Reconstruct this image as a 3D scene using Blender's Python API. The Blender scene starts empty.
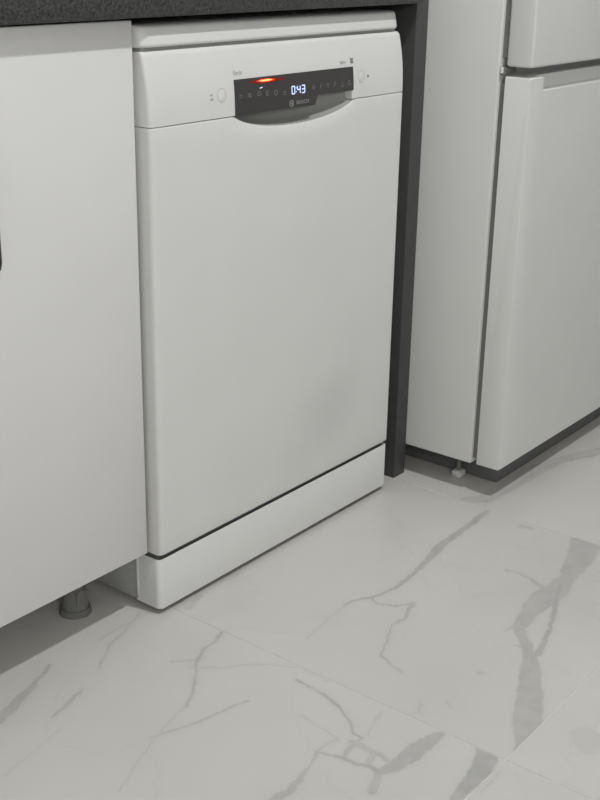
import bpy, bmesh, math, random
from mathutils import Vector, Matrix
random.seed(4)
S = bpy.context.scene
COL = S.collection

# ---------------------------------------------------------------- camera
yaw, pit, rol = 0.91035, 0.36276, 0.01885
F = Vector((math.sin(yaw)*math.cos(pit), math.cos(yaw)*math.cos(pit), -math.sin(pit)))
Rt = Vector((math.cos(yaw), -math.sin(yaw), 0)); Up = Rt.cross(F)
R2 = Rt*math.cos(rol)+Up*math.sin(rol); U2 = -Rt*math.sin(rol)+Up*math.cos(rol)
cam = bpy.data.objects.new('camera', bpy.data.cameras.new('camera')); COL.objects.link(cam)
M = Matrix((R2, U2, -F)).transposed().to_4x4(); M.translation = Vector((-1.15185, -1.15148, 0.96939))
cam.matrix_world = M
cam.data.sensor_fit = 'VERTICAL'; cam.data.sensor_height = 24; cam.data.lens = 1218.83/800*24
cam.data.clip_start = .02
S.camera = cam

# ---------------------------------------------------------------- world, light, exposure
w = bpy.data.worlds.new('world'); S.world = w; w.use_nodes = True
w.node_tree.nodes['Background'].inputs[0].default_value = (.9, .92, 1, 1)
w.node_tree.nodes['Background'].inputs[1].default_value = .0
LAMP = (0.2, -0.93, 2.46)
FILL_POS = (-1.7, -2.55, 1.55)
def lamp(x, y, z, size, power, col):
    l = bpy.data.lights.new('lamp_light', 'AREA'); l.shape = 'DISK'; l.size = size; l.energy = power; l.color = col
    o = bpy.data.objects.new('lamp_light', l); COL.objects.link(o); o.location = (x, y, z); return o
L1 = lamp(*LAMP, .09, 25, (.98, .99, 1))
L2 = lamp(*FILL_POS, .36, 20, (.98, .99, 1))  # added fill light behind the camera
S.view_settings.view_transform = 'Standard'; S.view_settings.look = 'None'
S.view_settings.gamma = 1; S.view_settings.use_curve_mapping = False
S.view_settings.exposure = -0.06

# ---------------------------------------------------------------- materials
def mat(name, col, rough=.5, spec=.5, metal=0, noise=0, nscale=40, bump=0, bscale=300, emit=None, estr=0, coat=0):
    m = bpy.data.materials.new(name); m.use_nodes = True; nt = m.node_tree; n = nt.nodes; b = n['Principled BSDF']
    b.inputs['Base Color'].default_value = (*col, 1); b.inputs['Roughness'].default_value = rough
    b.inputs['Metallic'].default_value = metal; b.inputs['Specular IOR Level'].default_value = spec
    b.inputs['Coat Weight'].default_value = coat
    tc = n.new('ShaderNodeTexCoord')
    if noise:
        t = n.new('ShaderNodeTexNoise'); t.inputs['Scale'].default_value = nscale; t.inputs['Detail'].default_value = 4
        r = n.new('ShaderNodeMapRange'); r.inputs[1].default_value = .3; r.inputs[2].default_value = .7
        r.inputs[3].default_value = 1-noise; r.inputs[4].default_value = 1+noise
        v = n.new('ShaderNodeVectorMath'); v.operation = 'SCALE'; v.inputs[0].default_value = col
        nt.links.new(tc.outputs['Object'], t.inputs['Vector']); nt.links.new(t.outputs[0], r.inputs[0])
        nt.links.new(r.outputs[0], v.inputs['Scale']); nt.links.new(v.outputs[0], b.inputs['Base Color'])
    if bump:
        t = n.new('ShaderNodeTexNoise'); t.inputs['Scale'].default_value = bscale; t.inputs['Detail'].default_value = 2
        q = n.new('ShaderNodeBump'); q.inputs['Strength'].default_value = bump; q.inputs['Distance'].default_value = .001
        nt.links.new(tc.outputs['Object'], t.inputs['Vector']); nt.links.new(t.outputs[0], q.inputs['Height'])
        nt.links.new(q.outputs[0], b.inputs['Normal'])
    if emit:
        b.inputs['Emission Color'].default_value = (*emit, 1); b.inputs['Emission Strength'].default_value = estr
    return m
WHITE = mat('white_enamel', (.705, .705, .685), .38, .4, noise=.012, nscale=9, bump=.12, bscale=900)
PLINTHW = mat('white_plinth_enamel', (.695, .695, .675), .4, .4, noise=.01)
CABW = mat('white_laminate', (.705, .70, .685), .42, .35, noise=.012, nscale=6, bump=.08, bscale=700)
FRW = mat('white_fridge_enamel', (.695, .695, .675), .42, .4, noise=.012, nscale=8, bump=.2, bscale=1100)
POCK = mat('grey_pocket_plastic', (.34, .34, .325), .5, .3)
GASK = mat('grey_rubber_gasket', (.20, .20, .19), .6, .3)
DARK = mat('dark_plastic', (.06, .06, .058), .55, .3)
DARKGREY = mat('dark_grey_plastic', (.14, .14, .135), .55, .3)
GLASS = mat('black_display_glass', (.043, .041, .039), .28, .5)
BLACKM = mat('black_metal', (.035, .035, .035), .4, .5)
SYM = mat('grey_print', (.18, .18, .172), .5, .3)
PRINT = mat('light_grey_print', (.53, .53, .51), .5, .3)
PRINT2 = mat('faint_grey_print', (.60, .60, .58), .5, .3)
LOGO = mat('silver_print', (.30, .30, .29), .5, .3)
WALL = mat('white_wall_paint', (.78, .78, .77), .8, .2, noise=.01, nscale=3)
CEIL = mat('white_ceiling_paint', (.82, .82, .81), .9, .1, noise=.01, nscale=3)
TRIM = mat('white_trim_paint', (.7, .7, .68), .5, .3, noise=.01)
LEGP = mat('grey_leg_plastic', (.17, .17, .16), .5, .3, noise=.03, nscale=30)
FOOTW = mat('white_plastic', (.68, .68, .66), .4, .4)
STEEL = mat('steel', (.5, .5, .49), .35, .5, metal=1)
LEDRED = mat('red_led', (.3, .02, .01), .5, .3, emit=(1, .03, .008), estr=1.0)
LEDHALO = mat('red_led_halo', (.12, .01, .01), .5, .3, emit=(1, .02, .01), estr=.10)
LEDHOT = mat('orange_led', (.8, .3, .1), .5, .3, emit=(1, .34, .10), estr=1.9)
LEDBLUE = mat('blue_white_led', (.6, .7, .9), .5, .3, emit=(.42, .52, 1), estr=.8)
LAMPM = mat('lamp_diffuser', (.9, .9, .88), .5, .3, emit=(1, .98, .93), estr=4)

def granite():
    m = mat('black_granite', (.05, .05, .048), .45, .35)
    nt = m.node_tree; n = nt.nodes; b = n['Principled BSDF']; tc = n['Texture Coordinate']
    v = n.new('ShaderNodeTexVoronoi'); v.inputs['Scale'].default_value = 420
    t = n.new('ShaderNodeTexNoise'); t.inputs['Scale'].default_value = 260; t.inputs['Detail'].default_value = 3
    r = n.new('ShaderNodeValToRGB'); r.color_ramp.elements[0].position = .35; r.color_ramp.elements[0].color = (.022, .022, .0215, 1)
    r.color_ramp.elements[1].position = .72; r.color_ramp.elements[1].color = (.085, .085, .082, 1)
    x = n.new('ShaderNodeMix'); x.data_type = 'FLOAT'; x.inputs[0].default_value = .35
    nt.links.new(tc.outputs['Object'], v.inputs['Vector']); nt.links.new(tc.outputs['Object'], t.inputs['Vector'])
    nt.links.new(t.outputs[0], x.inputs[2]); nt.links.new(v.outputs['Color'], x.inputs[3])
    nt.links.new(x.outputs[0], r.inputs[0]); nt.links.new(r.outputs[0], b.inputs['Base Color'])
    return m
GRAN = granite()
ENDP = mat('dark_grey_laminate', (.062, .063, .060), .5, .4, noise=.05, nscale=60)

def darker_patch(base):
    # the door's enamel with one faint soft darker patch low on its right half
    m = base.copy(); m.name = 'white_enamel_darker_patch'; nt = m.node_tree; n = nt.nodes; b = n['Principled BSDF']
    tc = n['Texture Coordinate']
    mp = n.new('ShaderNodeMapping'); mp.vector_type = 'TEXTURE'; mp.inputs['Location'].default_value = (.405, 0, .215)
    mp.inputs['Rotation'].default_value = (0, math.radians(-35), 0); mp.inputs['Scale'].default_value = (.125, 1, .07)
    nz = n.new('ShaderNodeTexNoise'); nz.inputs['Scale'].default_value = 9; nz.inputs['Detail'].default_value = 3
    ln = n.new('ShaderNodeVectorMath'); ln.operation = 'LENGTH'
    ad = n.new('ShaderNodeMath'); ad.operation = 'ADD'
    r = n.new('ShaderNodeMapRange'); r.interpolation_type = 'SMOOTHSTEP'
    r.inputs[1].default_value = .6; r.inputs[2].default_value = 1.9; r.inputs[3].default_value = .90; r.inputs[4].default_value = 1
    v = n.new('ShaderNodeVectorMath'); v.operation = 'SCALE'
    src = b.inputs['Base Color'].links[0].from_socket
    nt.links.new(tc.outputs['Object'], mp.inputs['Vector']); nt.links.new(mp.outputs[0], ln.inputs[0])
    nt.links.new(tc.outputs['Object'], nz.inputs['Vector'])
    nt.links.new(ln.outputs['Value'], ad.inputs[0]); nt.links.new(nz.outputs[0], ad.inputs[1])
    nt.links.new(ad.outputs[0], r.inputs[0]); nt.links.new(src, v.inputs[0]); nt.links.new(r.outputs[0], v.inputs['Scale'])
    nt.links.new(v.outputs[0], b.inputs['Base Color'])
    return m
DOORM = darker_patch(WHITE)

def marble(name, veins, seed):
    m = bpy.data.materials.new(name); m.use_nodes = True; nt = m.node_tree; n = nt.nodes; b = n['Principled BSDF']; lk = nt.links.new
    b.inputs['Roughness'].default_value = .3; b.inputs['Specular IOR Level'].default_value = .42
    tc = n.new('ShaderNodeTexCoord')
    def vm(op, a, c=None, s=None):
        q = n.new('ShaderNodeVectorMath'); q.operation = op
        for i, v in enumerate((a, c)):
            if v is None: continue
            if isinstance(v, (tuple, Vector)): q.inputs[i].default_value = v
            else: lk(v, q.inputs[i])
        if s is not None: lk(s, q.inputs['Scale'])
        return q
    def mt(op, a, c=None, d=None, clamp=False):
        q = n.new('ShaderNodeMath'); q.operation = op; q.use_clamp = clamp
        for i, v in enumerate((a, c, d)):
            if v is None: continue
            if isinstance(v, (int, float)): q.inputs[i].default_value = v
            else: lk(v, q.inputs[i])
        return q.outputs[0]
    def nz(scale, det, off=0.):
        mp = vm('ADD', tc.outputs['Object'], (seed*3.7+off, seed*1.9, 0)).outputs[0]
        q = n.new('ShaderNodeTexNoise'); q.inputs['Scale'].default_value = scale; q.inputs['Detail'].default_value = det
        lk(mp, q.inputs['Vector']); return q
    flat = vm('MULTIPLY', tc.outputs['Object'], (1, 1, 0)).outputs[0]
    # wobble of the vein lines
    w1 = vm('SUBTRACT', nz(55, 5).outputs['Color'], (.5, .5, .5)).outputs[0]
    w1 = vm('MULTIPLY', w1, (.0115, .0115, 0)).outputs[0]
    P = vm('ADD', flat, w1).outputs[0]
    mask = None
    P0 = P
    for s, pl in veins:
        dmin = None
        if mask is not None:      # chains the veins one after another, which keeps the shader within its stack
            q = n.new('ShaderNodeVectorMath'); q.operation = 'MULTIPLY_ADD'; lk(mask, q.inputs[0]); q.inputs[1].default_value = (1e-9,)*3; lk(P0, q.inputs[2])
            P = q.outputs[0]
        for (ax, ay, ar), (bx, by, br) in zip(pl[:-1], pl[1:]):
            bax, bay = bx-ax, by-ay; L2_ = max(bax*bax+bay*bay, 1e-9)
            pa = vm('SUBTRACT', P, (ax, ay, 0)).outputs[0]
            h = vm('DOT_PRODUCT', pa, (bax/L2_, bay/L2_, 0)).outputs['Value']
            h = mt('MULTIPLY', h, 1.0, clamp=True)
            q = n.new('ShaderNodeVectorMath'); q.operation = 'SCALE'; q.inputs[0].default_value = (bax, bay, 0); lk(h, q.inputs['Scale'])
            d = vm('DISTANCE', pa, q.outputs[0]).outputs['Value']
            r = mt('MULTIPLY_ADD', h, br-ar, ar)
            d = mt('SUBTRACT', d, r)
            dmin = d if dmin is None else mt('MINIMUM', dmin, d)
        mr = n.new('ShaderNodeMapRange'); mr.interpolation_type = 'SMOOTHSTEP'
        mr.inputs[1].default_value = .0028; mr.inputs[2].default_value = -.0022; mr.inputs[3].default_value = 0; mr.inputs[4].default_value = s
        lk(dmin, mr.inputs[0])
        halo = n.new('ShaderNodeMapRange'); halo.interpolation_type = 'SMOOTHSTEP'
        halo.inputs[1].default_value = .012; halo.inputs[2].default_value = -.002; halo.inputs[3].default_value = 0; halo.inputs[4].default_value = s*.16
        lk(dmin, halo.inputs[0])
        o = mt('MAXIMUM', mr.outputs[0], halo.outputs[0])
        mask = o if mask is None else mt('MAXIMUM', mask, o)
    # tone inside the veins
    tone = n.new('ShaderNodeMapRange'); lk(nz(32, 3, 2.).outputs[0], tone.inputs[0])
    tone.inputs[1].default_value = .3; tone.inputs[2].default_value = .62; tone.inputs[3].default_value = .62; tone.inputs[4].default_value = 1
    # generic hairline veins of the stone
    g = n.new('ShaderNodeTexNoise'); g.inputs['Scale'].default_value = 2.6; g.inputs['Detail'].default_value = 6; g.inputs['Distortion'].default_value = .6
    lk(vm('ADD', flat, (seed*5.1, seed*2.3, 0)).outputs[0], g.inputs['Vector'])
    ga = mt('ABSOLUTE', mt('SUBTRACT', g.outputs[0], .5))
    gm = n.new('ShaderNodeMapRange'); gm.inputs[1].default_value = .008; gm.inputs[2].default_value = 0; gm.inputs[3].default_value = 0
    gm.inputs[4].default_value = .10 if veins else .6
    lk(ga, gm.inputs[0])
    tot = gm.outputs[0] if mask is None else mt('MAXIMUM', mt('MULTIPLY', mask, tone.outputs[0]), gm.outputs[0])
    cl = nz(3.0, 5, 7.)
    cr = n.new('ShaderNodeValToRGB'); cr.color_ramp.elements[0].position = .3; cr.color_ramp.elements[0].color = (.585, .565, .53, 1)
    cr.color_ramp.elements[1].position = .7; cr.color_ramp.elements[1].color = (.64, .625, .59, 1); lk(cl.outputs[0], cr.inputs[0])
    mx = n.new('ShaderNodeMix'); mx.data_type = 'RGBA'; lk(tot, mx.inputs[0]); lk(cr.outputs[0], mx.inputs[6])
    mx.inputs[7].default_value = (.41, .405, .39, 1); lk(mx.outputs[2], b.inputs['Base Color'])
    return m

# ---------------------------------------------------------------- builders
def finish(bm, name, material, parent=None, smooth=True, ang=35, loc=None):
    bmesh.ops.recalc_face_normals(bm, faces=bm.faces)
    me = bpy.data.meshes.new(name); bm.to_mesh(me); bm.free()
    if smooth:
        for f in me.polygons: f.use_smooth = True
        try: me.set_sharp_from_angle(angle=math.radians(ang))
        except Exception: pass
    me.materials.append(material)
    o = bpy.data.objects.new(name, me); COL.objects.link(o)
    if parent: o.parent = parent
    if loc: o.location = loc
    return o
def bm_box(bm, a, b, bev=0, seg=2):
    r = bmesh.ops.create_cube(bm, size=1); vs = r['verts']
    for v in vs:
        for i in range(3): v.co[i] = (a[i]+b[i])/2 + v.co[i]*(b[i]-a[i])
    if bev:
        es = list({e for v in vs for e in v.link_edges})
        bmesh.ops.bevel(bm, geom=es, offset=bev, segments=seg, profile=.5, affect='EDGES')
def box(name, a, b, material, parent=None, bev=0, seg=2):
    bm = bmesh.new(); bm_box(bm, a, b, bev, seg); return finish(bm, name, material, parent)
def bm_cyl(bm, c, r1, r2, h, seg=24, axis='Z'):
    M = Matrix.Translation(c)
    if axis == 'Y': M = M @ Matrix.Rotation(math.radians(90), 4, 'X')
    if axis == 'X': M = M @ Matrix.Rotation(math.radians(90), 4, 'Y')
    bmesh.ops.create_cone(bm, cap_ends=True, segments=seg, radius1=r1, radius2=r2, depth=h, matrix=M)
def prism(name, prof, x0, x1, material, parent=None, bev=0, axis='X'):
    # closed profile of (a,b) swept along an axis
    bm = bmesh.new()
    def P(t, a, b): return (t, a, b) if axis == 'X' else ((a, t, b) if axis == 'Y' else (a, b, t))
    v0 = [bm.verts.new(P(x0, a, b)) for a, b in prof]; v1 = [bm.verts.new(P(x1, a, b)) for a, b in prof]
    k = len(prof)
    for i in range(k): bm.faces.new((v0[i], v0[(i+1) % k], v1[(i+1) % k], v1[i]))
    bm.faces.new(v0); bm.faces.new(v1)
    if bev: bmesh.ops.bevel(bm, geom=list(bm.edges), offset=bev, segments=2, profile=.5, affect='EDGES')
    return finish(bm, name, material, parent)
def column_solid(name, cols, nz_, material, parent=None, smooth=True):
    """cols: list of (x, zlo, zhi, yfront(z), yback)"""
    bm = bmesh.new(); fr = []; bk = []
    for x, z0, z1, yf, yb in cols:
        zs = [z0+(z1-z0)*k/nz_ for k in range(nz_+1)]
        fr.append([bm.verts.new((x, yf(z), z)) for z in zs]); bk.append([bm.verts.new((x, yb, z)) for z in zs])
    for i in range(len(cols)-1):
        for k in range(nz_):
            bm.faces.new((fr[i][k], fr[i+1][k], fr[i+1][k+1], fr[i][k+1]))
            bm.faces.new((bk[i][k], bk[i][k+1], bk[i+1][k+1], bk[i+1][k]))
        for k in (0, nz_): bm.faces.new((fr[i][k], bk[i][k], bk[i+1][k], fr[i+1][k]))
    for i in (0, len(cols)-1):
        for k in range(nz_): bm.faces.new((fr[i][k], fr[i][k+1], bk[i][k+1], bk[i][k]))
    return finish(bm, name, material, parent, smooth, 40)
def thing(name, label, cat, loc=(0, 0, 0), group=None):
    o = bpy.data.objects.new(name, None); COL.objects.link(o); o.location = loc; o.empty_display_size = .1
    o['label'] = label; o['category'] = cat
    if group: o['group'] = group
    return o
def tag(o, label, cat, group=None):
    o['label'] = label; o['category'] = cat
    if group: o['group'] = group
    return o
def struct(o): o['kind'] = 'structure'; return o
def text(body, size, loc, material, parent, name='lettering', tilt=0, depth=.0002, sx=1):
    c = bpy.data.curves.new('t', 'FONT'); c.body = body; c.size = size; c.extrude = depth; c.align_x = 'CENTER'; c.align_y = 'CENTER'
    c.resolution_u = 3
    t = bpy.data.objects.new('t', c); COL.objects.link(t)
    dg = bpy.context.evaluated_depsgraph_get(); dg.update()
    me = bpy.data.meshes.new_from_object(t.evaluated_get(dg)); bpy.data.objects.remove(t); bpy.data.curves.remove(c)
    me.materials.clear(); me.materials.append(material); me.name = name
    o = bpy.data.objects.new(name, me); COL.objects.link(o); o.parent = parent
    o.location = loc; o.rotation_euler = (math.radians(90)+tilt, 0, 0); o.scale = (sx, 1, 1)
    return o
# vein paths of the marble, metres from each tile's centre: (strength, [(x, y, half width), ...])
VEINS = {
  (2, 1) : [
    (0.9, [(0.3034,-0.2284,0.0041),(0.2491,-0.2333,0.0067),(0.1835,-0.2339,0.0065),(0.1315,-0.2359,0.0087),(0.0756,-0.2473,0.0061),(0.0151,-0.2551,0.0042),(-0.0382,-0.2577,0.0034),(-0.0822,-0.2495,0.0028),(-0.1154,-0.2289,0.0022),(-0.1323,-0.2278,0.0016)]),
    (0.45, [(-0.1225,-0.2301,0.0016),(-0.1761,-0.2313,0.0016),(-0.2457,-0.241,0.0015)]),
    (0.7, [(-0.0872,-0.2434,0.0022),(-0.0969,-0.2655,0.0022),(-0.0848,-0.2893,0.0022),(-0.059,-0.3058,0.0043),(-0.1048,-0.3211,0.0021),(-0.1343,-0.3173,0.0016),(-0.1686,-0.3334,0.0015),(-0.2122,-0.3526,0.002),(-0.2263,-0.3762,0.002),(-0.2313,-0.4018,0.0014)]),
    (0.75, [(0.317,-0.4213,0.0279),(0.232,-0.4441,0.0207),(0.1701,-0.455,0.0126),(0.1227,-0.4594,0.0193),(0.0836,-0.4568,0.0231),(0.0347,-0.4601,0.014),(-0.0191,-0.4686,0.0094),(-0.0591,-0.5071,0.0079),(-0.0965,-0.532,0.0127),(-0.1532,-0.5609,0.0176),(-0.2072,-0.5868,0.0204),(-0.2747,-0.6232,0.0184)]),
    (0.95, [(0.1647,-0.4487,0.0035),(0.094,-0.4741,0.0039),(0.0298,-0.5002,0.0032),(-0.0232,-0.5161,0.0035),(-0.0675,-0.5262,0.005)]),
    (0.6, [(0.1086,-0.4525,0.0079),(0.131,-0.4084,0.0036),(0.1331,-0.3797,0.003),(0.1305,-0.3662,0.0036)]),
    (0.6, [(0.0137,-0.4627,0.0043),(-0.0393,-0.4577,0.0015)]),
    (0.6, [(-0.064,-0.5179,0.004),(-0.0641,-0.4884,0.0015)]),
    (0.6, [(-0.1622,-0.4848,0.0028),(-0.1585,-0.4892,0.0019)]),
    (0.4, [(-0.249,-0.4825,0.0018),(-0.2589,-0.4996,0.0018)]),
    (0.5, [(-0.2768,-0.4599,0.0018),(-0.2951,-0.4702,0.0017),(-0.2945,-0.4778,0.0012)]),
    (0.5, [(-0.2566,-0.0366,0.0055),(-0.2954,-0.0472,0.0054)]),
    (0.5, [(0.2907,-0.3069,0.0052),(0.2941,-0.3229,0.0054)]),
  ],
  (3, 1) : [
    (0.5, [(-0.301,-0.1778,0.0141),(-0.2767,-0.1998,0.0169),(-0.2096,-0.2042,0.0193),(-0.0968,-0.2078,0.0184),(-0.0196,-0.2227,0.014),(0.0808,-0.2617,0.0133),(0.1856,-0.3025,0.0101)]),
    (0.8, [(-0.2893,-0.2049,0.0029),(-0.2112,-0.2159,0.0029),(-0.1289,-0.214,0.003),(-0.0483,-0.2197,0.0031),(0.0616,-0.2709,0.0032)]),
  ],
  (1, 1) : [
    (0.85, [(0.3117,-0.1328,0.0026),(0.2776,-0.1435,0.0025),(0.2534,-0.1439,0.0025),(0.2258,-0.1596,0.0024),(0.1908,-0.1881,0.0018),(0.1618,-0.2094,0.0018),(0.138,-0.2206,0.0026)]),
    (0.45, [(0.138,-0.2206,0.0017),(0.1123,-0.2248,0.0013),(0.0469,-0.2433,0.0012),(-0.0388,-0.2776,0.0012)]),
    (0.55, [(0.2296,-0.1561,0.0024),(0.2011,-0.1301,0.0019)]),
    (0.75, [(0.0573,-0.2329,0.0012),(0.0901,-0.246,0.0013),(0.1237,-0.2593,0.0017),(0.1647,-0.2669,0.0018),(0.2,-0.2773,0.0022)]),
    (0.5, [(0.2082,-0.1624,0.0014),(0.2399,-0.2004,0.0019),(0.2636,-0.2172,0.0019),(0.2775,-0.2298,0.0014),(0.3079,-0.2821,0.0012),(0.3073,-0.3358,0.0012)]),
    (0.9, [(0.2817,-0.2974,0.0023),(0.2797,-0.3254,0.0018),(0.2779,-0.3492,0.0027),(0.2668,-0.383,0.0017),(0.25,-0.4118,0.0017),(0.2314,-0.4334,0.0021),(0.2321,-0.4442,0.0021)]),
    (0.4, [(0.2422,-0.4465,0.0013),(0.2702,-0.4364,0.0013),(0.2954,-0.4318,0.0012)]),
    (0.8, [(0.0306,-0.4328,0.0064),(0.0663,-0.4341,0.0066),(0.0921,-0.4365,0.006),(0.1147,-0.4342,0.0054),(0.1392,-0.4276,0.002),(0.1726,-0.4178,0.0024),(0.1799,-0.4394,0.0031),(0.1839,-0.4631,0.004),(0.1902,-0.4863,0.0039),(0.19,-0.5016,0.0061),(0.2102,-0.5105,0.0094),(0.2423,-0.5118,0.0137),(0.2848,-0.5147,0.0106),(0.3092,-0.5208,0.0025)]),
    (0.7, [(0.1885,-0.4996,0.0062),(0.1526,-0.5157,0.0054)]),
    (0.75, [(0.1742,-0.4166,0.0016),(0.2122,-0.4202,0.0012)]),
    (0.6, [(0.217,-0.4391,0.0049),(0.2182,-0.4603,0.0057),(0.2179,-0.4854,0.004),(0.2127,-0.5043,0.0046)]),
    (0.6, [(0.2321,-0.4442,0.0017),(0.2051,-0.4444,0.0041),(0.1863,-0.4472,0.0033)]),
    (0.5, [(0.1935,-0.4809,0.0048),(0.2197,-0.4749,0.004)]),
    (0.35, [(0.22,-0.3513,0.0017),(0.215,-0.3969,0.0017),(0.2071,-0.4272,0.0024)]),
    (1, [(0.3192,-0.5823,0.0156),(0.2782,-0.5959,0.0137),(0.2385,-0.5993,0.0101),(0.2043,-0.6016,0.0068),(0.1699,-0.602,0.0057)]),
    (0.85, [(0.0873,-0.0052,0.0019),(0.0519,-0.021,0.0045),(0.0083,-0.0354,0.0071),(-0.0225,-0.0482,0.0085),(-0.06,-0.0579,0.0076)]),
    (0.7, [(0.0744,-0.0856,0.0028),(0.0451,-0.0942,0.0043),(0.0056,-0.1031,0.0017)]),
    (0.45, [(0.308,-0.0058,0.0016),(0.2499,-0.0101,0.0015),(0.2215,-0.0072,0.0016),(0.1776,-0.0109,0.0015)]),
    (0.6, [(0.2712,0.0008,0.0021),(0.2203,-0.0191,0.002),(0.1776,-0.032,0.002),(0.1236,-0.0646,0.0019)]),
    (0.3, [(-0.005,-0.131,0.0012),(-0.0636,-0.1414,0.0012),(-0.1089,-0.1484,0.0015)]),
  ],
  (1, 0) : [
    (0.4, [(0.2857,0.6027,0.0016),(0.238,0.6006,0.0015)]),
  ],
  (2, 0) : [
    (0.25, [(-0.1986,0.5542,0.0181),(-0.2216,0.5389,0.0146)]),
  ],
}

# ================================================================ SETTING
bx = [-2.4627, -1.8404, -1.2181, -.5958, .0265, .6488, 1.2711, 1.8934, 2.5157]
by = [-3.0157, -1.7957, -.5757, .6443]
X0, X1, Y0, Y1, H = -2.3, 2.4, -2.6, .62, 2.5
grout = mat('light_grout', (.70, .69, .66), .8, .2, noise=.04, nscale=60)
floor = struct(box('floor', (X0, Y0, -.06), (X1, Y1, -.0012), grout))
plain = [marble('marble_%s' % s, [], i+1.) for i, s in enumerate(('fine', 'cloudy', 'pale'))]
g = .0009
for i in range(len(bx)-1):
    for j in range(len(by)-1):
        xa, xb = max(bx[i], X0), min(bx[i+1], X1); ya, yb = max(by[j], Y0), min(by[j+1], Y1)
        cx, cy = (bx[i]+bx[i+1])/2, (by[j]+by[j+1])/2
        key = (i-2, j-1)
        m = marble('marble_veined', VEINS[key], i+j*2.3) if key in VEINS else plain[(i*2+j) % 3]
        bm = bmesh.new(); bm_box(bm, (xa+g-cx, ya+g-cy, -.009), (xb-g-cx, yb-g-cy, 0))
        top = [e for e in bm.edges if all(v.co.z > -.001 for v in e.verts)]
        bmesh.ops.bevel(bm, geom=top, offset=.0007, segments=1, affect='EDGES')
        t = finish(bm, 'floor_tile', m, floor, smooth=False); t.location = (cx, cy, 0)
struct(box('wall_back', (X0-.1, Y1, -.06), (X1+.1, Y1+.1, H), WALL))
struct(box('wall_front', (X0-.1, Y0-.1, -.06), (X1+.1, Y0, H), WALL))
struct(box('wall_left', (X0-.1, Y0, -.06), (X0, Y1, H), WALL))
struct(box('wall_right', (X1, Y0, -.06), (X1+.1, Y1, H), WALL))
struct(box('ceiling', (X0-.1, Y0-.1, H), (X1+.1, Y1+.1, H+.1), CEIL))

t = thing('ceiling_light', 'small round recessed ceiling spot in front of the dishwasher', 'lamp', (LAMP[0], LAMP[1], H))
bm = bmesh.new(); bm_cyl(bm, (0, 0, -.006), .060, .065, .012, 40); finish(bm, 'trim_ring', TRIM, t)
bm = bmesh.new(); bm_cyl(bm, (0, 0, -.0135), .045, .045, .003, 40); finish(bm, 'diffuser', LAMPM, t)
L1.parent = t; L1.location = (0, 0, -.022)
t = thing('added_fill_light', 'added fill light with a round frosted front on the wall behind the camera', 'lamp', (FILL_POS[0], Y0, FILL_POS[2]))  # added fill light in a made-up fitting, brightens the shaded fronts
bm = bmesh.new(); bm_cyl(bm, (0, .010, 0), .20, .20, .020, 48, 'Y'); finish(bm, 'added_fill_light_plate', TRIM, t)
bm = bmesh.new(); bm_cyl(bm, (0, .030, 0), .17, .185, .020, 48, 'Y'); finish(bm, 'diffuser', LAMPM, t)
L2.parent = t; L2.location = (0, .055, 0); L2.rotation_euler = (math.radians(90), 0, 0)

# ================================================================ DISHWASHER
W = .5982
dw = thing('dishwasher', 'white freestanding dishwasher with lit black display under the dark worktop', 'dishwasher')
RC = .0075
def corner(x):       # how far the front sits back at the rounded vertical corners
    e = min(x, W-x)
    return 0 if e >= RC else RC - math.sqrt(max(RC*RC-(RC-e)**2, 0))
cx_ = [RC*(1-math.cos(math.radians(a))) for a in (0, 15, 30, 45, 60, 75, 90)]
mids = [RC + (W-2*RC)*k/90 for k in range(1, 90)]
xs = cx_ + mids + [W-c for c in reversed(cx_)]
ZB, ZS, ZT = .1007, .7317, .8271
EC = (.312, .7412, .150, .0340)      # grip pocket ellipse: centre x,z, radii
def arc(x):
    u = (x-EC[0])/EC[2]
    return EC[1] - EC[3]*math.sqrt(1-u*u) if abs(u) < 1 else 9
box('cabinet_shell', (.003, .032, .1), (W-.003, .575, .824), WHITE, dw, .002)
# door
def lip(x, z, z0, z1, r=.0035):      # softened top and bottom edges
    d = min(z-z0, z1-z)
    return 0 if d >= r else r - math.sqrt(max(r*r-(r-d)**2, 0))
cols = []
for x in xs:
    zt = min(ZS-.0006, arc(x))
    cols.append((x, x, zt))
bm = bmesh.new(); fr = []; bk = []
ts = [0, .0006, .0018, .0035]
for x, _, zt in cols:
    zs = [ZB+t for t in ts] + [ZB+.0035+(zt-ZB-.006)*k/30 for k in range(1, 30)] + [zt-.0022, zt-.0010, zt-.0004, zt]
    incut = arc(x) < ZS
    fr.append([]); bk.append([])
    for z in zs:
        rt = .0035 if incut else .0022
        e = lip(x, z, ZB, 99) + (0 if zt-z >= rt else rt-math.sqrt(max(rt*rt-(rt-(zt-z))**2, 0)))*.8
        fr[-1].append(bm.verts.new((x, corner(x)+e, z))); bk[-1].append(bm.verts.new((x, .030, z)))
n_ = len(fr[0])
for i in range(len(fr)-1):
    for k in range(n_-1):
        bm.faces.new((fr[i][k], fr[i+1][k], fr[i+1][k+1], fr[i][k+1])); bm.faces.new((bk[i][k], bk[i][k+1], bk[i+1][k+1], bk[i+1][k]))
    for k in (0, n_-1): bm.faces.new((fr[i][k], bk[i][k], bk[i+1][k], fr[i+1][k]))
for i in (0, len(fr)-1):
    for k in range(n_-1): bm.faces.new((fr[i][k], fr[i][k+1], bk[i][k+1], bk[i][k]))
finish(bm, 'door', DOORM, dw, ang=50)
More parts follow.
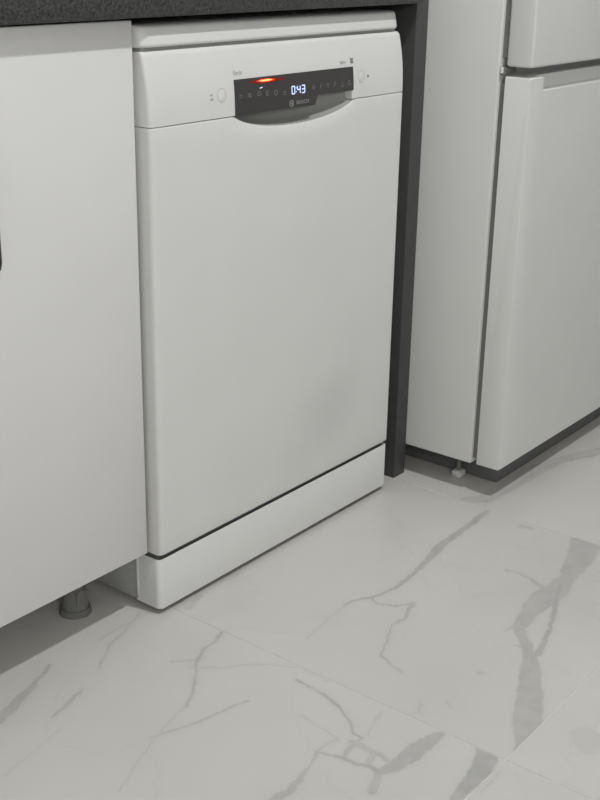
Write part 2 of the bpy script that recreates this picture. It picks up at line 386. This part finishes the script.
# control fascia, curving back towards the top
def yc(z): t = max(0, (z-ZS)/(ZT-ZS)); return .0125*t**2.2
DX0, DX1 = .1688, .4522
px = sorted(set([round(x, 6) for x in xs] + [DX0+.003, DX0+.0034, DX1-.0034, DX1-.003]))
cols = []
for x in px:
    inside = DX0+.0032 < x < DX1-.0032
    z0 = .7468 if inside else ZS+.0006
    cols.append((x, z0, ZT, (lambda z, x=x: yc(z)+corner(x)*(1-.25*max(0, (z-ZS)/(ZT-ZS)))+lip(x, z, -9, ZT, .003)), .031))
column_solid('control_panel', cols, 26, WHITE, dw)
# grip pocket behind: a scooped shell open to the front
bm = bmesh.new(); rows = []
cxp, czp, rx, rz = EC
for k in range(13):
    s = 1-k/12; row = []
    for j in range(49):
        a = math.pi + math.pi*j/48
        x = cxp+(rx+.001)*s*math.cos(a); z = czp+(rz+.001)*s*math.sin(a)
        row.append(bm.verts.new((x, .0012+.0260*(1-s**7), z)))
    rows.append(row)
for k in range(12):
    for j in range(48): bm.faces.new((rows[k][j], rows[k][j+1], rows[k+1][j+1], rows[k+1][j]))
o = finish(bm, 'handle_pocket', POCK, dw); o['label'] = 'grey scooped grip pocket'
# the display: black glass following the fascia, with the lower lug on its left part
def on(x, z, off=0): return (x, yc(z)-off, z)
bm = bmesh.new()
N1 = 14
def strip(x0, x1, lo0, lo1, hi0, hi1, nx=16):
    g1 = []; g2 = []
    for i in range(nx+1):
        u = i/nx; x = x0+(x1-x0)*u; lo = lo0+(lo1-lo0)*u; hi = hi0+(hi1-hi0)*u
        g1.append([bm.verts.new(on(x, lo+(hi-lo)*k/N1, .0012)) for k in range(N1+1)])
        g2.append([bm.verts.new(on(x, lo+(hi-lo)*k/N1, -.0040)) for k in range(N1+1)])
    for i in range(nx):
        for k in range(N1):
            bm.faces.new((g1[i][k], g1[i+1][k], g1[i+1][k+1], g1[i][k+1])); bm.faces.new((g2[i][k], g2[i][k+1], g2[i+1][k+1], g2[i+1][k]))
        for k in (0, N1): bm.faces.new((g1[i][k], g2[i][k], g2[i+1][k], g1[i+1][k]))
    for i in (0, nx):
        for k in range(N1): bm.faces.new((g1[i][k], g1[i][k+1], g2[i][k+1], g2[i][k]))
strip(DX0, .3525, .7320, .7316, .7814, .7814)
strip(.3525, .3595, .7316, .7455, .7814, .7814, 3)
strip(.3595, DX1, .7455, .7455, .7814, .7814)
disp = finish(bm, 'display', GLASS, dw, ang=20)
disp['label'] = 'black glass display'
# things shown on the display
def flat(name, polys, x, z, m, off=.0016, sc=1, dep=.0005):
    bm = bmesh.new()
    for pl in polys:
        f0 = [bm.verts.new((a*sc, 0, b*sc)) for a, b in pl]; f1 = [bm.verts.new((a*sc, dep, b*sc)) for a, b in pl]
        bm.faces.new(f0); bm.faces.new(f1)
        k = len(pl)
        for i in range(k): bm.faces.new((f0[i], f0[(i+1) % k], f1[(i+1) % k], f1[i]))
    o = finish(bm, name, m, disp, smooth=False)
    o.location = on(x, z, off); o.rotation_euler = (-math.atan2(yc(z+.002)-yc(z-.002), .004), 0, 0)
    return o
def bar(x0, z0, x1, z1, w):
    d = Vector((x1-x0, z1-z0)); d.normalize(); q = Vector((-d.y, d.x))*w/2
    return [(x0-q.x, z0-q.y), (x1-q.x, z1-q.y), (x1+q.x, z1+q.y), (x0+q.x, z0+q.y)]
SEG = {'a': (-.5, 1, .5, 1), 'b': (.5, 1, .5, 0), 'c': (.5, 0, .5, -1), 'd': (-.5, -1, .5, -1), 'e': (-.5, -1, -.5, 0), 'f': (-.5, 0, -.5, 1), 'g': (-.5, 0, .5, 0)}
def digit(ch, x, z):
    ps = []
    for s in {'0': 'abcdef', '4': 'fgbc', '3': 'abgcd'}[ch]:
        a, b, c, d = SEG[s]; k = .0053; ps.append(bar(a*k*1.25, b*k, c*k*1.25, d*k, .0017))
    o = flat('digit', ps, x, z, LEDBLUE); return o
digit('0', .2995, .7575); digit('4', .3125, .7575); digit('3', .3235, .7575)
flat('colon', [bar(-.0008, .0028, .0008, .0028, .0016), bar(-.0008, -.0028, .0008, -.0028, .0016)], .3062, .7575, LEDBLUE)
# red status light and its painted halo
flat('status_light_and_halo', [[(-.014, -.0003), (-.006, -.0013), (.006, -.0013), (.015, -.0003), (.015, .0003), (.006, .0013), (-.006, .0013), (-.014, .0003)]], .2362, .7764, LEDHOT, .0022)
flat('status_light_and_halo', [[(-.020, -.0005), (-.008, -.0023), (.008, -.0023), (.022, -.0005), (.022, .0005), (.008, .0022), (-.008, .0022), (-.020, .0005)]], .2362, .7762, LEDRED, .0018)
flat('status_light_and_halo', [[(-.040, -.0004), (-.014, -.0034), (.014, -.0034), (.044, -.0004), (.044, .0004), (.013, .0033), (-.013, .0033), (-.040, .0004)]], .2365, .7758, LEDHALO, .0015)  # halo: the light's glow painted on the glass as a dim emissive shape
# program symbols, dim on the glass
def ring(r, w, n=10): return [bar(r*math.cos(a), r*math.sin(a), r*math.cos(a+6.3/n), r*math.sin(a+6.3/n), w) for a in [6.2832*i/n for i in range(n)]]
sy = [
 [bar(-.003, .001, .003, .001, .001), bar(-.002, -.002, .002, -.002, .001)],
 [bar(-.004, .002, .004, .002, .001), bar(-.003, 0, .003, 0, .001), bar(-.004, -.002, .004, -.002, .001)],
 [bar(-.003, -.003, .003, -.003, .001), bar(-.003, -.003, -.003, .001, .001), bar(-.003, .001, .003, .003, .001), bar(.003, -.003, .003, .001, .001)],
 [bar(-.003, .003, .003, .003, .001), bar(-.003, 0, .003, 0, .001), bar(-.003, -.003, .003, -.003, .001), bar(-.003, -.003, -.003, .003, .0008)],
 ring(.0036, .001), [bar(-.004, -.003, .004, -.003, .001), bar(-.003, 0, .003, 0, .001), bar(0, 0, 0, .003, .001)],
 [bar(-.003, 0, 0, .003, .001), bar(0, .003, .003, 0, .001), bar(.003, 0, 0, -.003, .001), bar(0, -.003, -.003, 0, .001)],
 [bar(-.002, -.004, .002, .004, .001), bar(-.002, 0, .003, 0, .001)],
 [bar(-.003, .003, 0, 0, .001), bar(.003, .003, 0, 0, .001), bar(0, 0, 0, -.004, .001)],
 [bar(-.002, .003, .003, .003, .001), bar(-.002, .003, .002, 0, .001), bar(.002, 0, -.003, -.003, .001)],
 [bar(-.004, -.003, .004, -.003, .001), bar(-.002, -.001, .002, -.001, .001), bar(0, -.001, 0, .003, .001)],
 [bar(-.003, -.003, .003, -.003, .001), bar(.003, -.003, .003, .003, .001), bar(.003, .003, -.003, .003, .001), bar(-.003, .003, -.003, -.003, .001)],
]
spots = [(.1802, .7585), (.1999, .7583), (.2207, .7590), (.2400, .7581), (.2588, .7570), (.2789, .7560),
         (.3490, .7581), (.3665, .7583), (.3850, .7582), (.4019, .7577), (.4218, .7565), (.4415, .7577)]
for p, (x, z) in zip(sy, spots): flat('program_symbol', p, x, z, SYM, .0015)
flat('program_light', [bar(-.003, 0, .003, .0008, .0012)], .2257, .7662, mat('white_led', (.8, .8, .8), .5, .3, emit=(.9, .9, 1), estr=.4), .0016)
# maker's lettering on the lug
flat('emblem', ring(.0046, .0012, 14) + [bar(-.0020, -.0026, -.0020, .0026, .0009), bar(.0020, -.0026, .0020, .0026, .0009), bar(-.002, 0, .002, 0, .0009)], .2950, .7385, LOGO, .0016)
t = text('BOSCH', .0078, on(.3215, .7388, .0016), LOGO, disp, sx=1.2)
# round press buttons and prints on the white fascia
def press(x, z):
    tilt = -math.atan2(yc(z+.002)-yc(z-.002), .004)
    bm = bmesh.new()
    n = 32; prof = [(.0000, -.0003), (.0080, -.0003), (.0086, -.0001), (.0088, .0012)]
    rws = [[bm.verts.new((r*math.cos(6.2832*k/n), y, r*math.sin(6.2832*k/n))) for k in range(n)] for r, y in prof[1:]]
    c0 = bm.verts.new((0, prof[0][1], 0))
    for k in range(n):
        bm.faces.new((c0, rws[0][k], rws[0][(k+1) % n]))
        for q in range(len(rws)-1): bm.faces.new((rws[q][k], rws[q+1][k], rws[q+1][(k+1) % n], rws[q][(k+1) % n]))
    b = finish(bm, 'push_button', PLINTHW, dw); b.location = on(x, z, 0); b.rotation_euler = (tilt, 0, 0)
    bm = bmesh.new()
    for k in range(n):
        a0, a1 = 6.2832*k/n, 6.2832*(k+1)/n
        bm.faces.new([bm.verts.new((r*math.cos(a), -.0004, r*math.sin(a))) for r, a in ((.0089, a0), (.0098, a0), (.0098, a1), (.0089, a1))])
    e = finish(bm, 'button_surround', PRINT2, b)
    return b
press(.1424, .7625); press(.4750, .7650)
text('on', .006, on(.1205, .7650, .0004), PRINT, dw); text('off', .006, on(.1205, .7590, .0004), PRINT, dw)
tl = lambda z: -math.atan2(yc(z+.002)-yc(z-.002), .004)
text('Serie', .0095, on(.1785, .7905, .0006), PRINT, dw, tilt=tl(.7865))
text('Serie', .0078, on(.4270, .7895, .0006), PRINT, dw, tilt=tl(.786))
bm = bmesh.new(); bm_box(bm, (-.0032, -.0004, -.0038), (.0032, .0004, .0038)); o = finish(bm, 'series_badge', SYM, dw); o.location = on(.4510, .7902, .0004); o.rotation_euler = (tl(.7868), 0, 0)
text('4', .0062, on(.4510, .7902, .0010), PRINT, dw, tilt=tl(.7868), name='numeral')
bm = bmesh.new(); bm_cyl(bm, (0, 0, 0), .0020, .0020, .0008, 16, 'Y'); o = finish(bm, 'indicator_dot', SYM, dw); o.location = on(.4930, .7641, .0003)
# lid (its worktop): rounded front corners and a soft front edge
LZ0, LZ1, LY, LR = .8318, .8595, .0115, .020
def lidc(x):
    e = min(x+.001, W+.001-x)
    return 0 if e >= LR else LR - math.sqrt(max(LR*LR-(LR-e)**2, 0))
lc = [LR*(1-math.cos(math.radians(a))) for a in (0, 10, 20, 30, 45, 60, 75, 90)]
lx = [-.001+c for c in lc] + [LR+(W-2*LR)*k/20 for k in range(1, 20)] + [W+.001-c for c in reversed(lc)]
cols = [(x, LZ0, LZ1, (lambda z, x=x: LY+.006*((z-LZ0)/(LZ1-LZ0))**1.5+lidc(x)+lip(x, z, LZ0, LZ1, .0045)), .58) for x in lx]
column_solid('lid', cols, 24, WHITE, dw)
# plinth: thin front piece that wraps round both corners, open on top
PZ0, PZ1, PY, PR = .0095, .0928, .0035, .009
path = [(-.001, .050)] + [(-.001+PR-PR*math.cos(math.radians(a)), PY+PR-PR*math.sin(math.radians(a))) for a in range(0, 91, 10)]
path = path + [(W+.001-x*.6, PY+(y-PY)*(.6 if y < .05 else 1)) for x, y in reversed(path)]
bm = bmesh.new(); th = .0025
def inner(i):
    a = Vector(path[max(i-1, 0)]); b = Vector(path[min(i+1, len(path)-1)]); d = (b-a).normalized(); nrm = Vector((-d.y, d.x))
    if i == 0: nrm = Vector((1, 0))
    if i == len(path)-1: nrm = Vector((-1, 0))
    return Vector(path[i])+nrm*th
loops = []
for i in range(len(path)):
    o_, q = Vector(path[i]), inner(i); m_ = (o_+q)/2
    pr = [(q, PZ0), (o_, PZ0), (o_, PZ1-.001), (o_*.75+q*.25, PZ1-.0002), (m_, PZ1), (q, PZ1-.0008)]
    loops.append([bm.verts.new((p.x, p.y, z)) for p, z in pr])
for i in range(len(loops)-1):
    k6 = len(loops[0])
    for k in range(k6): bm.faces.new((loops[i][k], loops[i][(k+1) % k6], loops[i+1][(k+1) % k6], loops[i+1][k]))
bm.faces.new(loops[0]); bm.faces.new(loops[-1])
finish(bm, 'plinth', PLINTHW, dw, ang=50)
pc = box('plinth_clip', (-.0026, .0485, .0105), (.004, .0520, .0905), FOOTW, dw, .0006); pc['label'] = 'bright raised edge at the plinth end'
bm = bmesh.new(); bm_cyl(bm, (-.0026, .0503, .0175), .0022, .0022, .0012, 12, 'X'); finish(bm, 'screw', STEEL, dw)
BASEG = mat('grey_base_plastic', (.38, .38, .365), .5, .3, noise=.02, nscale=20)
bp = box('base_panel', (.0005, .052, .0095), (W-.0005, .565, .0995), BASEG, dw, .0015); bp['label'] = 'plain grey base behind the white plinth'
for fx, fy in ((.05, .09), (W-.05, .09), (.05, .52), (W-.05, .52)):
    bm = bmesh.new(); bm_cyl(bm, (fx, fy, .0048), .016, .014, .0096, 20); finish(bm, 'foot', DARK, dw)
box('plinth_gap_shade_filler', (.0045, .0120, .0150), (W-.0045, .0500, .0995), DARKGREY, dw)  # dark grey filler behind the plinth; the gap's shade put in as colour
box('lid_gap_strip', (.006, .0200, .8200), (W-.006, .040, .8330), POCK, dw)  # grey strip added in the lid gap so its shade reads grey, not black

# ================================================================ CABINET
yc0 = .0219
cab = thing('base_cabinet', 'white base cabinet on plastic legs left of the dishwasher', 'cabinet', (-.2565, 0, 0))
def inC(n, a, b, m, p=cab, bev=0): 
    o = box(n, a, b, m, p, bev); return o
CX = .2565
XL, XR = -.606+CX, -.0065+CX
inC('carcass', (XL+.001, yc0+.0195, .1032), (XR-.002, .58, .8690), CABW, bev=.001)
dr = []
for a, b in ((XL, -.3075+CX), (-.3050+CX, XR)):
    d = inC('cabinet_door', (a, yc0, .1028), (b, yc0+.018, .8668), CABW, bev=.0012); dr.append(d)
def handle(door, x):
    z0, z1 = .589, .765
    R = .0058; path = []
    yb, yf = yc0, yc0-.030
    path = [(yb, z0+.004), (yf+.008, z0+.004), (yf+.002, z0+.007), (yf, z0+.014), (yf, z1-.014), (yf+.002, z1-.007), (yf+.008, z1-.004), (yb, z1-.004)]
    bm = bmesh.new(); lp = []
    for i, (y, z) in enumerate(path):
        a = Vector(path[max(i-1, 0)]); b = Vector(path[min(i+1, len(path)-1)]); d = (b-a).normalized(); nn = Vector((-d.y, d.x))
        lp.append([bm.verts.new((x+R*math.cos(t), y+nn.x*R*.75*math.sin(t), z+nn.y*R*.75*math.sin(t))) for t in [6.2832*k/14 for k in range(14)]])
    for i in range(len(lp)-1):
        for k in range(14): bm.faces.new((lp[i][k], lp[i][(k+1) % 14], lp[i+1][(k+1) % 14], lp[i+1][k]))
    bm.faces.new(lp[0]); bm.faces.new(lp[-1])
    h = finish(bm, 'handle', BLACKM, door, ang=60); h['label'] = 'black bow handle'
handle(dr[1], -.2668+CX); handle(dr[0], -.3450+CX)
for lxx, lyy in ((-.075, .112), (-.535, .112), (-.075, .50), (-.535, .50)):
    bm = bmesh.new(); x = lxx+CX
    bm_cyl(bm, (x, lyy, .005), .025, .023, .010, 24); bm_cyl(bm, (x, lyy, .026), .021, .017, .032, 20)
    bm_cyl(bm, (x, lyy, .068), .015, .015, .062, 20); bm_cyl(bm, (x, lyy, .099), .028, .030, .0085, 24)
    for k in range(6):
        a = k*math.pi/3
        bm_box(bm, (x+.0175*math.cos(a)-.0022, lyy+.0175*math.sin(a)-.0022, .010), (x+.0175*math.cos(a)+.0022, lyy+.0175*math.sin(a)+.0022, .040))
    finish(bm, 'leg', LEGP, cab)

# ================================================================ WORKTOP AND ITS END PANEL
top = box('worktop', (-1.0, -.0008, .8709), (.6450, .6195, .9100), GRAN, None, .0015)
tag(top, 'speckled black granite worktop over the dishwasher and cabinet', 'worktop')
post = box('end_panel', (.6500, .0165, .0), (.6868, .6190, .9100), ENDP, None, .001)
tag(post, 'tall dark grey upright end panel between dishwasher and fridge', 'panel')

# ================================================================ FRIDGE
fx = .6873
fr_ = thing('fridge', 'tall white two-door fridge standing right of the dark panel', 'fridge', (fx, 0, 0))
FW, YF, YB = .60, -.1872, -.1270
def inF(n, a, b, m, bev=0, seg=3, p=fr_): return box(n, a, b, m, p, bev, seg)
inF('body', (0, YB, .0590), (FW, .50, 1.76), FRW, .0035)
inF('gasket', (.0075, -.1400, .0700), (FW-.0075, YB+.001, .7480), GASK)
inF('gasket', (.0075, -.1400, .7900), (FW-.0075, YB+.001, 1.7500), GASK)
# lower door: full-height ends, grip recess along its top edge
ZD0, ZD1 = .0600, .7605
bm = bmesh.new(); yb = -.1395
def sect(x, cut, ins=0):
    r = .004
    if cut: pts = [(YF+r, ZD0), (YF, ZD0+r), (YF, .7375), (YF+.0015, .7390), (YF+.020, .7365), (YF+.0225, .7390), (YF+.0240, ZD1-.001), (YF+.0250, ZD1), (yb, ZD1), (yb, ZD0)]
    else: pts = [(YF+r, ZD0), (YF, ZD0+r), (YF, .7395), (YF, .7410), (YF, .7500), (YF, .7560), (YF, ZD1-.0015), (YF+.0015, ZD1), (yb, ZD1), (yb, ZD0)]
    if ins: pts = [(min(y+ins, yb) if y < yb-.02 else y, z+(ins if z < .3 else (-ins if z > ZD1-.003 else 0))) for y, z in pts]
    return [bm.verts.new((x, y, z)) for y, z in pts]
secs = [sect(0, 0, .004), sect(.0012, 0, .0012), sect(.004, 0), sect(.0445, 0), sect(.0450, 1), sect(FW-.0450, 1), sect(FW-.0445, 0), sect(FW-.004, 0), sect(FW-.0012, 0, .0012), sect(FW, 0, .004)]
for i in range(len(secs)-1):
    for k in range(10): bm.faces.new((secs[i][k], secs[i][(k+1) % 10], secs[i+1][(k+1) % 10], secs[i+1][k]))
bm.faces.new(secs[0]); bm.faces.new(secs[-1])
ld = finish(bm, 'lower_door', FRW, fr_, ang=30)
inF('upper_door', (0, YF, .7766), (FW, -.1395, 1.7550), FRW, .004)
inF('hinge', (.004, YF+.050, .7625), (.040, YB+.004, .7750), GASK, .001)
bm = bmesh.new(); bm_cyl(bm, (.002, YB-.004, .7700), .0028, .0028, .010, 12); finish(bm, 'hinge_pin', FOOTW, fr_)
inF('kick_base', (.072, -.1460, .0005), (FW-.072, .48, .0600), DARKGREY, .002)
for px_, py_ in ((.055, -.072), (FW-.055, -.072)):
    bm = bmesh.new(); bm_box(bm, (px_-.011, py_-.010, 0), (px_+.011, py_+.010, .013), .003)
    finish(bm, 'front_foot', FOOTW, fr_)
    bm = bmesh.new(); bm_cyl(bm, (px_, py_, .036), .0045, .0045, .050, 14); finish(bm, 'foot_screw', LEGP, fr_)
for px_ in (.045, FW-.045):
    bm = bmesh.new(); bm_cyl(bm, (px_, .44, .011), .011, .011, .026, 18, 'X'); finish(bm, 'roller', DARK, fr_)
